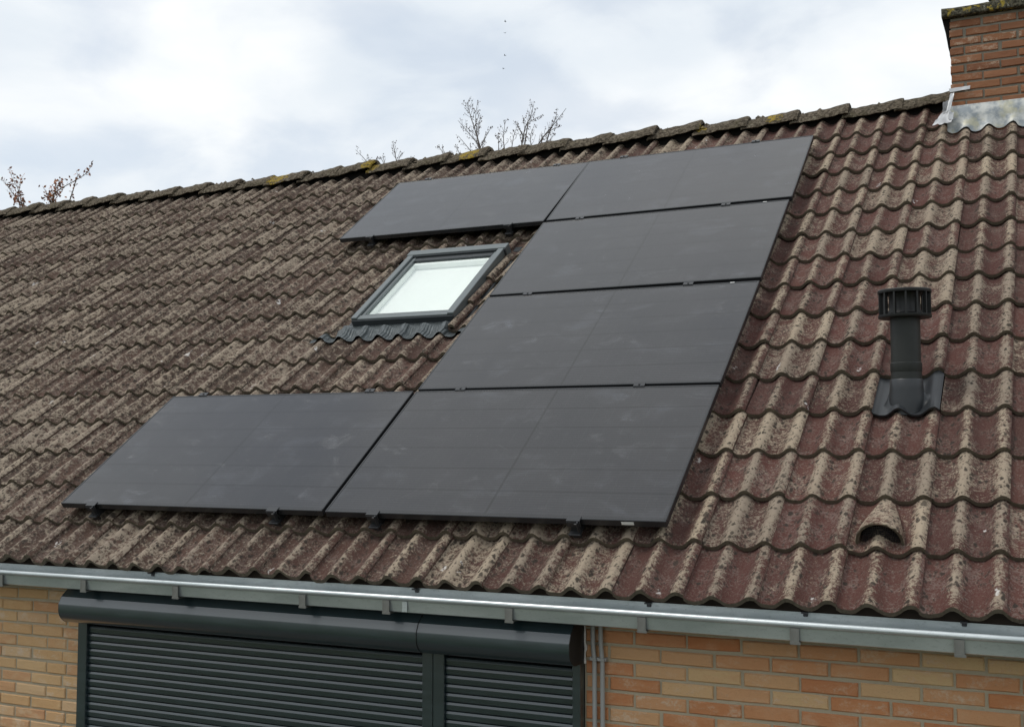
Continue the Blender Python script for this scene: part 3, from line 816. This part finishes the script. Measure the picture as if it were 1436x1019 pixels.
m = MB(); a, b, c, d = .073, ww-.073, .075, wl-.123; zt, zb = FT-.036, FT-.075
m.box(a, a+.006, c, d, zb, zt); m.box(b-.006, b, c, d, zb, zt); m.box(a+.0065, b-.0065, c, c+.006, zb, zt); m.box(a+.0065, b-.0065, d-.03, d, zb, zt)
place('lining', m.mesh('lining', WHITE), win, WMx)
wbox('blind', [(a+.001, b-.001, c+.001, d-.001, zb-.005, zb-.001)], WHITE, 0)
wbox('side_flashing', [(-.062, -.001, -.10, wl+.03, -.150, -.118)], WDARK)
wbox('side_flashing', [(ww+.001, ww+.064, -.06, wl+.03, -.150, -.125)], WDARK)
wbox('top_flashing', [(-.062, ww+.064, wl+.031, wl+.10, -.150, -.118)], WDARK)
# front face of the bottom rail and pleated apron over the tiles
wbox('front_skirt', [(.002, ww-.002, -.010, -.0005, FB, FT-.018)], WDARK)
V = []; F = []; N = 230
for i in range(N+1):
    u = -2.945 + (-1.80+2.945)*i/N; edge = min(1, (u+2.945)/.03, (-1.80-u)/.03)
    nn = lambda v: tile_n(u, v) + .022
    vb_ = 1.872 + .004*math.sin(u*23)
    if CUTL - .03 < u < CUTR + .03: V += [(u, vb_, nn(1.87)-.004*(1-edge)), (u, 1.93, nn(1.93)), (u, 1.985, nn(1.955)*.8 + .2*(-.105)), (u, 2.035, -.103), (u, 2.068, -.100)]
    else: V += [(u, vb_, nn(1.87)-.006*(1-edge)), (u, 1.915, nn(1.915)-.002), (u, 1.95, nn(1.95)-.012), (u, 1.97, nn(1.95)-.03), (u, 1.99, nn(1.95)-.034)]
for i in range(N):
    for a in range(4): F.append((i*5+a, (i+1)*5+a, (i+1)*5+a+1, i*5+a+1))
m = MB(); m.add(V, F); place('apron_flashing', m.mesh('apron_flashing', PLEAT, 1.2), win, MR)

# --- flue terminal
fu, fv = .872, 1.06
fb = RP(fu, fv, -.08)
flue = place('flue_pipe', None, house, T(*fb), label='black flue pipe with slatted cowl')
def fz(z): return z + Z0 - fb.z
m = MB(); m.lathe([(.0685, -.06), (.0685, fz(.655)), ], 32); m.lathe([(.0665, fz(.69)), (.0665, fz(.93)), (.0, fz(.93))], 32)
place('pipe', m.mesh('pipe', PIPE, .7), flue, WM[flue.name])
m = MB(); m.lathe([(.0690, fz(.654)), (.0705, fz(.658)), (.0705, fz(.694)), (.0670, fz(.697))], 32)
place('collar', m.mesh('collar', PIPE, .7), flue, WM[flue.name])
m = MB()
m.lathe([(.067, fz(.903)), (.117, fz(.903)), (.119, fz(.906)), (.119, fz(.917)), (.066, fz(.922))], 32)
place('cowl_base', m.mesh('cowl_base', PLASTIC, .6), flue, WM[flue.name])
m = MB(); m.lathe([(.060, fz(1.018)), (.119, fz(1.018)), (.120, fz(1.021)), (.120, fz(1.030)), (.117, fz(1.034)), (.05, fz(1.040)), (0, fz(1.041))], 32)
place('cowl_lid', m.mesh('cowl_lid', PLASTIC, .6), flue, WM[flue.name])
m = MB(); m.lathe([(.078, fz(.925)), (.070, fz(.945)), (.070, fz(1.0)), (.078, fz(1.017))], 28)
place('cowl_core', m.mesh('cowl_core', PLASTIC, .6), flue, WM[flue.name])
m = MB(); m.box(-.004, .004, -.117, -.100, fz(.9165), fz(1.0185))
fin = m.mesh('cowl_fin', PLASTIC)
for k in range(14): place('cowl_fin', fin, flue, WM[flue.name] @ Matrix.Rotation(2*PI*(k+.35)/14, 4, 'Z'))
m = MB(); V = []; F = []; bp = [(.080, -.034), (.0795, -.024), (.080, -.010), (.0775, .012), (.0745, .040), (.0725, .072), (.0695, .076)]
for q, (r, z_) in enumerate(bp):
    fd = max(0, 1 - q/5)
    for k in range(36):
        a = 2*PI*k/36; y_ = r*math.sin(a); V.append((r*math.cos(a), y_, z_ + y_*math.tan(TH)*fd))
for q in range(len(bp)-1):
    for k in range(36):
        a, b = q*36+k, q*36+(k+1) % 36; F.append((a, b, b+36, a+36))
m.add(V, F); place('boot', m.mesh('boot', FLASHP, 1.2), flue, WM[flue.name])
# flashing tile: the wave of a tile swelling into a collar
V = []; F = []; NU, NV = 56, 56
u0f, v0f = US + TW, VE + 4*TG - .028
for j in range(NV+1):
    for i in range(NU+1):
        t_ = 2.0*i/NU; u = u0f + t_*TW/2; v = v0f + (TL+.02)*j/NV
        nn = NC + prof(t_)[0] - .028/TG*(v-v0f) + .006
        P = RP(u, v, nn); dx, dy = P.x-fb.x, P.y-fb.y; r = math.hypot(dx, dy)
        k = max(0, 1-(r-.069)/.035) if r > .069 else 1
        k = k*k*(3-2*k)
        lim = max(0, min(1, (v-v0f-.035)/.05)); P.z = P.z + k*lim*lim*max(0, (fb.z+.030) - P.z)*.9
        V.append(P)
W_ = NU+1
for j in range(NV):
    for i in range(NU): F.append((j*W_+i, j*W_+i+1, (j+1)*W_+i+1, (j+1)*W_+i))
o = len(V)
for i in range(NU+1): V.append(V[i] - EN*.012 + EV*.002)
for i in range(NU): F.append((o+i, o+i+1, i+1, i))
m = MB(); m.add(V, F); place('flashing', m.mesh('flashing', FLASHP, 1.0), flue, Matrix.Identity(4))

# --- vent tile
vt_u, vt_v = US + TW, VE + TG
geo = tile_geo(random.Random(2), jit=.6)
m = MB(); m.add(geo[0], geo[1], None, geo[2])
vt = place('vent_tile', m.mesh('vent_tile', TILE, .7), roof if False else house, MR @ T(vt_u, vt_v, NC), label='tile with half round hooded vent')
V = []; F = []; NA = 16; secs = [(.050, .092, .102), (.055, .095, .106), (.12, .084, .092), (.19, .068, .073), (.26, .050, .053), (.318, .036, .036)]
uc = .122
for (v, hw, hh) in secs:
    for a in range(NA+1):
        an = PI*a/NA
        V.append((uc - hw*math.cos(an) + random.uniform(-.002, .002), v + random.uniform(-.003, .003), -.040 + random.uniform(-.002, .002) - .028/TG*v + hh*math.sin(an)**.85*1.05))
for j in range(len(secs)-1):
    for a in range(NA): F.append((j*(NA+1)+a, j*(NA+1)+a+1, (j+1)*(NA+1)+a+1, (j+1)*(NA+1)+a))
o = len(V)
for a in range(NA+1):
    an = PI*a/NA; V.append((uc - .081*math.cos(an), .052, -.042 + .091*math.sin(an)**.85*1.05))
for a in range(NA): F.append((o+a, o+a+1, a+1, a))
o2 = len(V)
for a in range(NA+1):
    an = PI*a/NA; V.append((uc - .077*math.cos(an), .11, -.046 + .078*math.sin(an)**.85*1.05))
for a in range(NA): F.append((o2+a, o2+a+1, o+a+1, o+a))
m = MB(); m.add(V, F, None, [.75]*len(V)); place('vent_hood', m.mesh('vent_hood', TILE, .8), vt, MR @ T(vt_u, vt_v, NC))
m = MB(); m.add([(uc-.078*math.cos(PI*a/NA), 0.110, -.048+.084*math.sin(PI*a/NA)) for a in range(NA+1)], [tuple(range(NA+1))])
place('vent_back', m.mesh('vent_back', DARK), vt, MR @ T(vt_u, vt_v, NC))
m = MB()
for s_ in range(-9, 10):
    xx = s_*.0085
    if abs(xx) < .075:
        h = .084*math.sqrt(max(0, 1-(xx/.078)**2))
        m.tube([(uc+xx, .068, -.044), (uc+xx+.01, .066, -.044+h)], .0013, 4)
for s_ in range(1, 10):
    h = s_*.0085; hw = .077*math.sqrt(max(0, 1-(h/.086)**2))
    m.tube([(uc-hw, .066, -.044+h), (uc+hw, .066, -.044+h)], .0013, 4)
place('vent_grille', m.mesh('vent_grille', HOOK), vt, MR @ T(vt_u, vt_v, NC))

# --- conduits, sealant
for q, x in enumerate((-.278, -.243)):
    m = MB(); y = WY-.022
    m.tube([(x-.007, y, Z0-.30), (x-.0065, y, Z0-.50), (x-.005, y, Z0-.525), (x-.001, y, Z0-.565), (x, y, Z0-.59), (x, y, .25)], .0098, 12)
    cd = place('conduit', m.mesh('conduit', CONDUIT, .8), house, Matrix.Identity(4), label='thin grey conduit pipe running down the bricks')
    for zz in (Z0-.565, Z0-1.2, Z0-1.9):
        m = MB(); xx = x-.002
        m.box(xx-.019, xx-.0105, y-.006, WY-.001, zz-.009, zz+.006, None, .0015); m.box(xx+.0125, xx+.019, y-.006, WY-.001, zz-.009, zz+.006, None, .0015)
        m.box(xx-.013, xx+.014, y-.0125, y-.0105, zz-.007, zz+.004)
        place('clamp', m.mesh('clamp', CONDUIT), cd, Matrix.Identity(4))
m = MB(); r = random.Random(4)
zs = [Z0-.40 - .012*i for i in range(17)]
m.tube([(-.3265 + (.004 if 9 < i < 12 else 0), WY-.006, z_) for i, z_ in enumerate(zs)], [.0042 + r.uniform(-.001, .0018) + (.003 if 9 < i < 12 else 0) for i in range(17)], 7)
place('sealant', m.mesh('sealant', SEAL, 1), house, Matrix.Identity(4))

# ================================================================== roller shutters
SP = .0387
slat_prof = [(-.004, 0), (-.0100, .0015), (-.0122, .005), (-.0140, .0255), (-.0132, .0280), (-.0100, .0355), (-.003, .0370), (.0, .0378), (.004, .0378), (.004, 0)]
box_prof = [(WY-.006, -.404), (-.195, -.404), (-.252, -.4515), (-.2695, -.4865), (-.2700, -.4900)]
for _d in range(-3, -91, -6):
    _a = math.radians(_d); box_prof.append((-.196 - .0745*math.cos(_a), -.5125 + .0745*math.sin(_a)))
box_prof.append((WY-.006, -.587))
def shutter(xa, xb, sa, sb, bxa, bxb, label):
    root = empty('roller_shutter', ((xa+xb)/2, WY-.03, .03), label=label, category='shutter', group='roller shutters under the gutter')
    I = Matrix.Identity(4)
    m = MB()
    for x0, x1 in ((xa, sa), (sb, xb)):
        m = MB(); m.box(x0+.0008, x1-.0008, WY-.042, WY+.05, .03, Z0-.575, None, .003)
        place('guide_rail', m.mesh('guide_rail', SHUT), root, I)
    m = MB(); m.prism([(y, z) for y, z in slat_prof][::-1], sa+.001, sb-.001)
    sm = m.mesh('slat', SHUT, .22)
    z = Z0-.5995-.012
    while z-SP > .10:
        z -= SP; place('slat', sm, root, T(0, WY-.012, z))
    m = MB(); m.box(sa+.002, sb-.002, WY-.022, WY-.002, .03, z-.002, None, .003)
    place('bottom_bar', m.mesh('bottom_bar', SHUT), root, I)
    m = MB(); m.box(sa-.002, sb+.002, WY+.012, WY+.045, .03, Z0-.5)
    place('backing', m.mesh('backing', DARK), root, I)
    m = MB(); m.prism([(y, z_+Z0) for y, z_ in box_prof][::-1], bxa, bxb)
    bx = place('shutter_box', m.mesh('shutter_box', SHUT, math.radians(9)), root, I)
    for xe, s_ in ((bxa, -1), (bxb, 1)):
        m = MB(); cy, cz = -.18, -.495
        pr = [((y-cy)*1.006+cy, (z_-cz)*1.008+cz+Z0) for y, z_ in box_prof]
        m.prism(pr[::-1], xe-.002 if s_ > 0 else xe-.0005, xe+.0005 if s_ > 0 else xe+.002)
        place('end_cap', m.mesh('end_cap', PLASTIC if s_ > 0 else SHUT), bx, I)
    return root
shutter(-3.148, -1.0375, -3.086, -1.092, -3.153, -1.0478, 'wide anthracite roller shutter with rounded box beside the tan brick wall')
shutter(-1.0365, -.334, -.980, -.372, -1.0440, -.330, 'narrow anthracite roller shutter with rounded box beside the grey conduits')

# ================================================================== solar panels
fr = MB(); fh = .034; lip = .011
for (a, b, c, d) in ((0, PW, 0, lip), (0, PW, PH-lip, PH), (0, lip, lip, PH-lip), (PW-lip, PW, lip, PH-lip)):
    x0, x1, y0, y1 = a-PW/2, b-PW/2, c-PH/2, d-PH/2
    e = .0003
    fr.box(x0+(e if 0 < a else 0), x1, y0+(e if c == lip else 0), y1-(e if c == lip else 0), -fh, 0, None, .0024)
FRAME = fr.mesh('panel_frame', BLACKALU)
gm = MB(); gm.box(-PW/2+lip-.002, PW/2-lip+.002, -PH/2+lip-.002, PH/2-lip+.002, -.008, -.0022)
GLASS = gm.mesh('panel_glass', PV)
gm = MB(); gm.box(-PW/2+.02, PW/2-.02, -PH/2+.02, PH/2-.02, -.020, -.0085); BACK = gm.mesh('back_sheet', DARK)
m = MB(); m.box(-.030, .030, -.016, .016, -.004, .0045, None, .0012); m.box(-.018, .018, -.006, .006, -.035, -.0045); m.tube([(0, 0, .004), (0, 0, .0085)], .006, 6)
CLAMP = m.mesh('clamp', BLACKALU)
m = MB(); m.box(-.032, .032, -.020, .014, -.003, .004, None, .001); m.box(-.032, .032, -.0215, -.0165, -.028, -.0035, None, .001)
m.box(-.020, .020, -.014, -.008, -.095, -.024); m.box(.018, .026, -.030, -.018, -.052, .0015, None, .001); m.box(-.028, .028, -.040, -.004, -.066, -.056, None, .002)
ECLAMP = m.mesh('end_clamp', BLACKALU)
m = MB(); m.box(.0185, .0215, -.034, -.0305, -.048, -.004); m.box(.010, .022, -.0345, -.031, -.010, -.002); BOLT = m.mesh('clamp_spring', RAILM)
m = MB(); m.box(-.020, .020, -PH/2-.012, PH/2+.008, -.078, -.0345, None, .002); RAIL = m.mesh('mounting_rail', BLACKALU)
m = MB(); m.box(-.014, .014, -.09, .09, -.150, -.143); m.box(-.014, .014, -.094, -.088, -.150, -.079); m.box(-.014, .014, -.087, .02, -.085, -.0785); RHOOK = m.mesh('roof_hook', HOOK)
m = MB(); m.box(-.028, .028, -.0009, -.0001, -.008, .008); LABEL = m.mesh('sticker', STICK)
PL = ['black solar panel lowest on the roof beside bare tiles, left neighbour of the corner panel',
      'black solar panel lowest on the roof with white sticker on its lower right corner',
      'black solar panel second up from the eaves, right of the roof window apron',
      'black solar panel third up from the eaves, beside the upper part of the roof window',
      'black solar panel highest on the roof, closest to the chimney',
      'grey black solar panel highest on the roof, directly above the roof window']
CL = [((-3.22, -2.025), True, True), ((-1.442, -.417), True, True), ((-1.442, -.417), False, True), ((-1.442, -.414), False, True), ((-1.43, -.416), False, True), ((-3.17, -2.008), True, True)]
for i, (u0, v0, rot) in enumerate(PANELS):
    R_ = Matrix.Rotation(math.radians(rot), 4, 'Z')
    W_ = MR @ T(u0, v0, 0) @ R_ @ T(PW/2, PH/2, 0)
    root = place('solar_panel', None, None, MR @ T(u0, v0, 0) @ R_ @ T(PW/2, 0, 0), label=PL[i], category='solar panel', group='black solar panels on the tile roof')
    place('frame', FRAME, root, W_); place('glass', GLASS, root, W_); place('back_sheet', BACK, root, W_)
    us, bot, top = CL[i]
    for u in us:
        x = u - u0 - PW/2
        place('mounting_rail', RAIL, root, W_ @ T(x, 0, 0))
        for q in (-.30, .30): place('roof_hook', RHOOK, root, W_ @ T(x, q, 0))
        if bot:
            ec = place('end_clamp', ECLAMP, root, W_ @ T(x, -PH/2, 0)); place('clamp_spring', BOLT, ec, W_ @ T(x, -PH/2, 0))
        place('clamp', CLAMP, root, W_ @ T(x, PH/2+.011, 0))
    if i == 1: place('sticker', LABEL, root, W_ @ T(-.172+PW/2, -PH/2-.0003, -.016))
    if i in (2, 3): place('sticker', LABEL, root, W_ @ T(PW/2-.155, PH/2-.006, .0006) @ Matrix.Rotation(PI/2, 4, 'X') @ Matrix.Scale(.45, 4))

# ================================================================== trees behind the house
def zoomed(sc, ox, oy, pts, Y):
    return [pix_y(ox+x/sc, oy+y/sc, Y) for x, y in pts]
def smooth_path(pts, n=4):
    pts = [Vector(p) for p in pts]
    if len(pts) < 3:
        return [pts[0].lerp(pts[1], t/n) for t in range(n+1)]
    out = []
    P = [pts[0]*2-pts[1]] + pts + [pts[-1]*2-pts[-2]]
    for i in range(1, len(P)-2):
        for q in range(n):
            t = q/n; a, b, c, d = P[i-1], P[i], P[i+1], P[i+2]
            out.append(.5*((2*b) + (c-a)*t + (2*a-5*b+4*c-d)*t*t + (3*b-a-3*c+d)*t**3))
    out.append(pts[-1]); return out
def twigs(mb, leaves, path, length, r, rng, depth, leafp, leafs):
    L = sum((b-a).length for a, b in zip(path, path[1:])); n = max(3, int(L/.044))
    side = 1
    for k in range(1, n):
        t = k/n; i = min(len(path)-2, int(t*(len(path)-1))); p = path[i].lerp(path[i+1], t*(len(path)-1)-i)
        d = (path[i+1]-path[i]).normalized()
        lat = d.cross(Vector((rng.uniform(-.35, .35), -1, rng.uniform(-.35, .35)))).normalized()*side
        side = -side
        if rng.random() < .18: continue
        ang = math.radians(rng.uniform(28, 52)); dd = (d*math.cos(ang) + lat*math.sin(ang) + Vector((0, rng.uniform(-.3, .3), .25))).normalized()
        l = length*(1-.62*t)*rng.uniform(.45, 1.1)
        q = [p, p+dd*l*.5 + Vector((rng.uniform(-.02, .02), 0, rng.uniform(-.01, .02))), p+dd*l + Vector((0, 0, l*.12))]
        rr = r*(1-.5*t)
        mb.tube(q, [rr, rr*.75, rr*.45], 4, True)
        if depth > 0: twigs(mb, leaves, q, l*.45, rr*.8, rng, depth-1, leafp, leafs)
        for s_ in (.35, .6, .85, 1.0):
            if rng.random() < leafp: leaf(leaves, q[0].lerp(q[2], s_), leafs, rng)
    if rng.random() < leafp: leaf(leaves, path[-1], leafs, rng)
def leaf(mb, p, s, rng):
    a = Vector((rng.uniform(-1, 1), rng.uniform(-1, 1), rng.uniform(-1, 1))).normalized(); b = a.orthogonal().normalized(); c = a.cross(b)
    s *= rng.uniform(.6, 1.3)
    mb.add([p, p+a*s*.5+b*s*.28+c*s*.06, p+a*s, p+a*s*.5-b*s*.28+c*s*.06], [(0, 1, 2, 3)])
def tree(base, fork, stems, label, rng, leafp, leafs, leafmat, wide, cat='tree'):
    root = empty('tree', base, label=label, category=cat)
    B = Vector(base); Fk = Vector(fork)
    m = MB(); tp = smooth_path([B, B.lerp(Fk, .5)+Vector((.08, .05, 0)), Fk], 5)
    m.tube(tp, [.17 - .11*i/(len(tp)-1) for i in range(len(tp))], 10)
    place('trunk', m.mesh('trunk', BARK, 1), root, Matrix.Identity(4))
    m = MB(); lv = MB()
    for pts, ln, r in stems:
        low = Fk + (pts[0]-Fk)*.45 + Vector((0, 0, .1))
        start = tp[-1 - rng.randrange(3)]
        full = smooth_path([start, low, pts[0]], 4)
        m.tube(full, [.04 - (.04-r*1.15)*i/(len(full)-1) for i in range(len(full))], 6)
        vis = smooth_path(pts, 5)
        m.tube(vis, [r*1.15*(1-.72*i/(len(vis)-1)) for i in range(len(vis))], 5)
        twigs(m, lv, vis, ln*1.1, r*.5, rng, 1, leafp, leafs)
        twigs(m, lv, full, ln*1.3, r*.6, rng, 1, leafp*.7, leafs)
    for k in range(9):                        # boughs lower down, behind the roof
        t = rng.uniform(.45, .95); i = int(t*(len(tp)-1)); a = rng.uniform(0, 2*PI); l = rng.uniform(.8, 1.7)*wide
        p = tp[i]; q = smooth_path([p, p+Vector((math.cos(a)*l*.5, math.sin(a)*l*.5, .35)), p+Vector((math.cos(a)*l, math.sin(a)*l, .6))], 4)
        m.tube(q, [.035-.025*j/(len(q)-1) for j in range(len(q))], 5)
        twigs(m, lv, q, .5, .008, rng, 1, leafp, leafs)
    cr = place('crown', m.mesh('crown', BARK), root, Matrix.Identity(4))
    if lv.v: place('leaves' if leafs > .05 else 'buds', lv.mesh('leaves', leafmat), root if False else cr, Matrix.Identity(4), kind='stuff')
    return root
rng = random.Random(17)
Zc = lambda pts: zoomed(4.2235, 480, 130, pts, 12.0)
st = [(Zc([(820,390),(800,270),(760,140),(738,58)]), .34, .011), (Zc([(800,300),(745,235),(685,165)]), .22, .008), (Zc([(790,380),(740,320),(690,260)]), .20, .008), (Zc([(800,260),(790,150),(800,60)]), .2, .007), (Zc([(815,330),(850,260),(880,210)]), .16, .007),
      (Zc([(965,360),(955,270),(966,160)]), .24, .008), (Zc([(925,360),(925,280),(905,240)]), .14, .007), (Zc([(1000,350),(1015,260),(1035,200)]), .14, .007),
      (Zc([(1055,360),(1080,220),(1115,140),(1135,68)]), .26, .010), (Zc([(1070,250),(1040,200),(1012,165)]), .14, .007), (Zc([(1100,180),(1150,150),(1185,135)]), .10, .006),
      (Zc([(1145,330),(1200,250),(1260,180),(1326,93)]), .22, .010), (Zc([(1190,260),(1250,215),(1295,200)]), .14, .007), (Zc([(1240,200),(1265,150),(1272,92)]), .10, .006), (Zc([(1120,330),(1115,260),(1135,195)]), .16, .007), (Zc([(1160,310),(1230,280),(1255,240)]), .14, .007)]
tree((-6.5, 12.0, 0), (-6.45, 12.05, 5.9), st, 'bare tree with budding twigs rising behind the ridge above the upper panels', rng, .30, .034, BUD, 1.0)
st = [(Zc([(165,440),(125,385),(78,338)]), .20, .007), (Zc([(150,430),(158,400),(155,370)]), .12, .006), (Zc([(250,430),(232,395),(202,388)]), .12, .006), (Zc([(255,430),(245,395),(238,372)]), .10, .006), (Zc([(325,425),(310,350),(300,288)]), .20, .008), (Zc([(330,410),(345,370),(368,350)]), .12, .006), (Zc([(425,415),(418,392),(415,380)]), .08, .005)]
tree((-8.8, 12.3, 0), (-8.85, 12.2, 5.6), st, 'low bare tree whose few twig tips peep over the ridge', rng, .28, .032, BUD, .9)
st = [(Zc([(620,400),(590,345),(566,315)]), .16, .007), (Zc([(612,395),(605,355),(590,322)]), .12, .006), (Zc([(655,380),(655,360),(650,345)]), .08, .005), (Zc([(700,380),(685,340),(670,313)]), .10, .006)]
tree((-7.55, 12.6, 0), (-7.6, 12.5, 5.5), st, 'slender bare tree with sparse twig tips just over the yellow lichen on the ridge', rng, .28, .032, BUD, .7)
Za = lambda pts: zoomed(8.975, 0, 220, pts, 12.0)
st = [(Za([(320,640),(200,510),(110,390),(30,285)]), .22, .010), (Za([(230,520),(225,400),(170,300),(105,150)]), .20, .008), (Za([(240,430),(255,330),(275,255)]), .16, .007), (Za([(310,640),(300,560),(290,530)]), .10, .007),
      (Za([(640,620),(690,460),(800,380),(960,290),(1090,205),(1160,90)]), .16, .011), (Za([(640,560),(590,460),(535,370)]), .12, .008), (Za([(660,520),(720,370),(790,275)]), .20, .009), (Za([(960,290),(975,230),(958,168)]), .08, .006), (Za([(640,600),(720,500),(760,445)]), .16, .007)]
tr = tree((-16.9, 12.0, 0), (-16.85, 12.05, 5.6), st, 'tree with sprigs of copper orange leaves over the far end of the ridge', rng, .16, .065, LEAF, 1.1)
# extra leaf tufts
m = MB(); r = random.Random(8)
for (x, y, n_) in ((190,500,16), (230,485,8), (290,545,10), (625,520,24), (600,500,8), (720,370,14), (740,310,8), (890,290,7), (720,480,8), (650,550,10), (655,345,3), (535,380,3), (1135,150,2), (270,290,5), (180,320,4)):
    c = Za([(x, y)])[0]
    for k in range(n_): leaf(m, c + Vector((r.gauss(0, .045), r.gauss(0, .06), r.gauss(0, .045))), .075, r)
place('leaf_tufts', m.mesh('leaf_tufts', LEAF), tr, Matrix.Identity(4), kind='stuff')

# ================================================================== birds
m = MB()
m.lathe([(0, -.14), (.02, -.11), (.045, -.04), (.05, .02), (.035, .08), (.028, .11), (.012, .135), (0, .16)], 10, Matrix.Rotation(PI/2, 4, 'Y'))
m.add([(.06, .02, .02), (-.05, .02, .02), (-.06, .20, .08), (.03, .20, .09), (-.05, .36, .04), (.06, -.02, .02), (-.05, -.02, .02), (-.06, -.20, .08), (.03, -.20, .09), (-.05, -.36, .04),
       (-.13, .0, 0), (-.22, .04, 0), (-.22, -.04, 0)], [(0,1,2,3), (3,2,4), (6,5,8,7), (7,8,9), (10,11,12)])
bm_ = m.mesh('bird', BIRDM, 1)
rng = random.Random(2)
for (x, y) in ((708.5, 30.5), (708.5, 46.5), (708, 78), (706, 96.5)):
    d = (pix_y(x, y, 50.0) - CAM); P = CAM + d.normalized()*105
    place('bird', bm_, None, T(*P) @ Matrix.Rotation(rng.uniform(2.2, 3.4), 4, 'Z') @ Matrix.Rotation(rng.uniform(-.3, .3), 4, 'X') @ Matrix.Scale(.62, 4), label='tiny dark bird flying high in the pale sky', category='bird', group='birds in the sky')
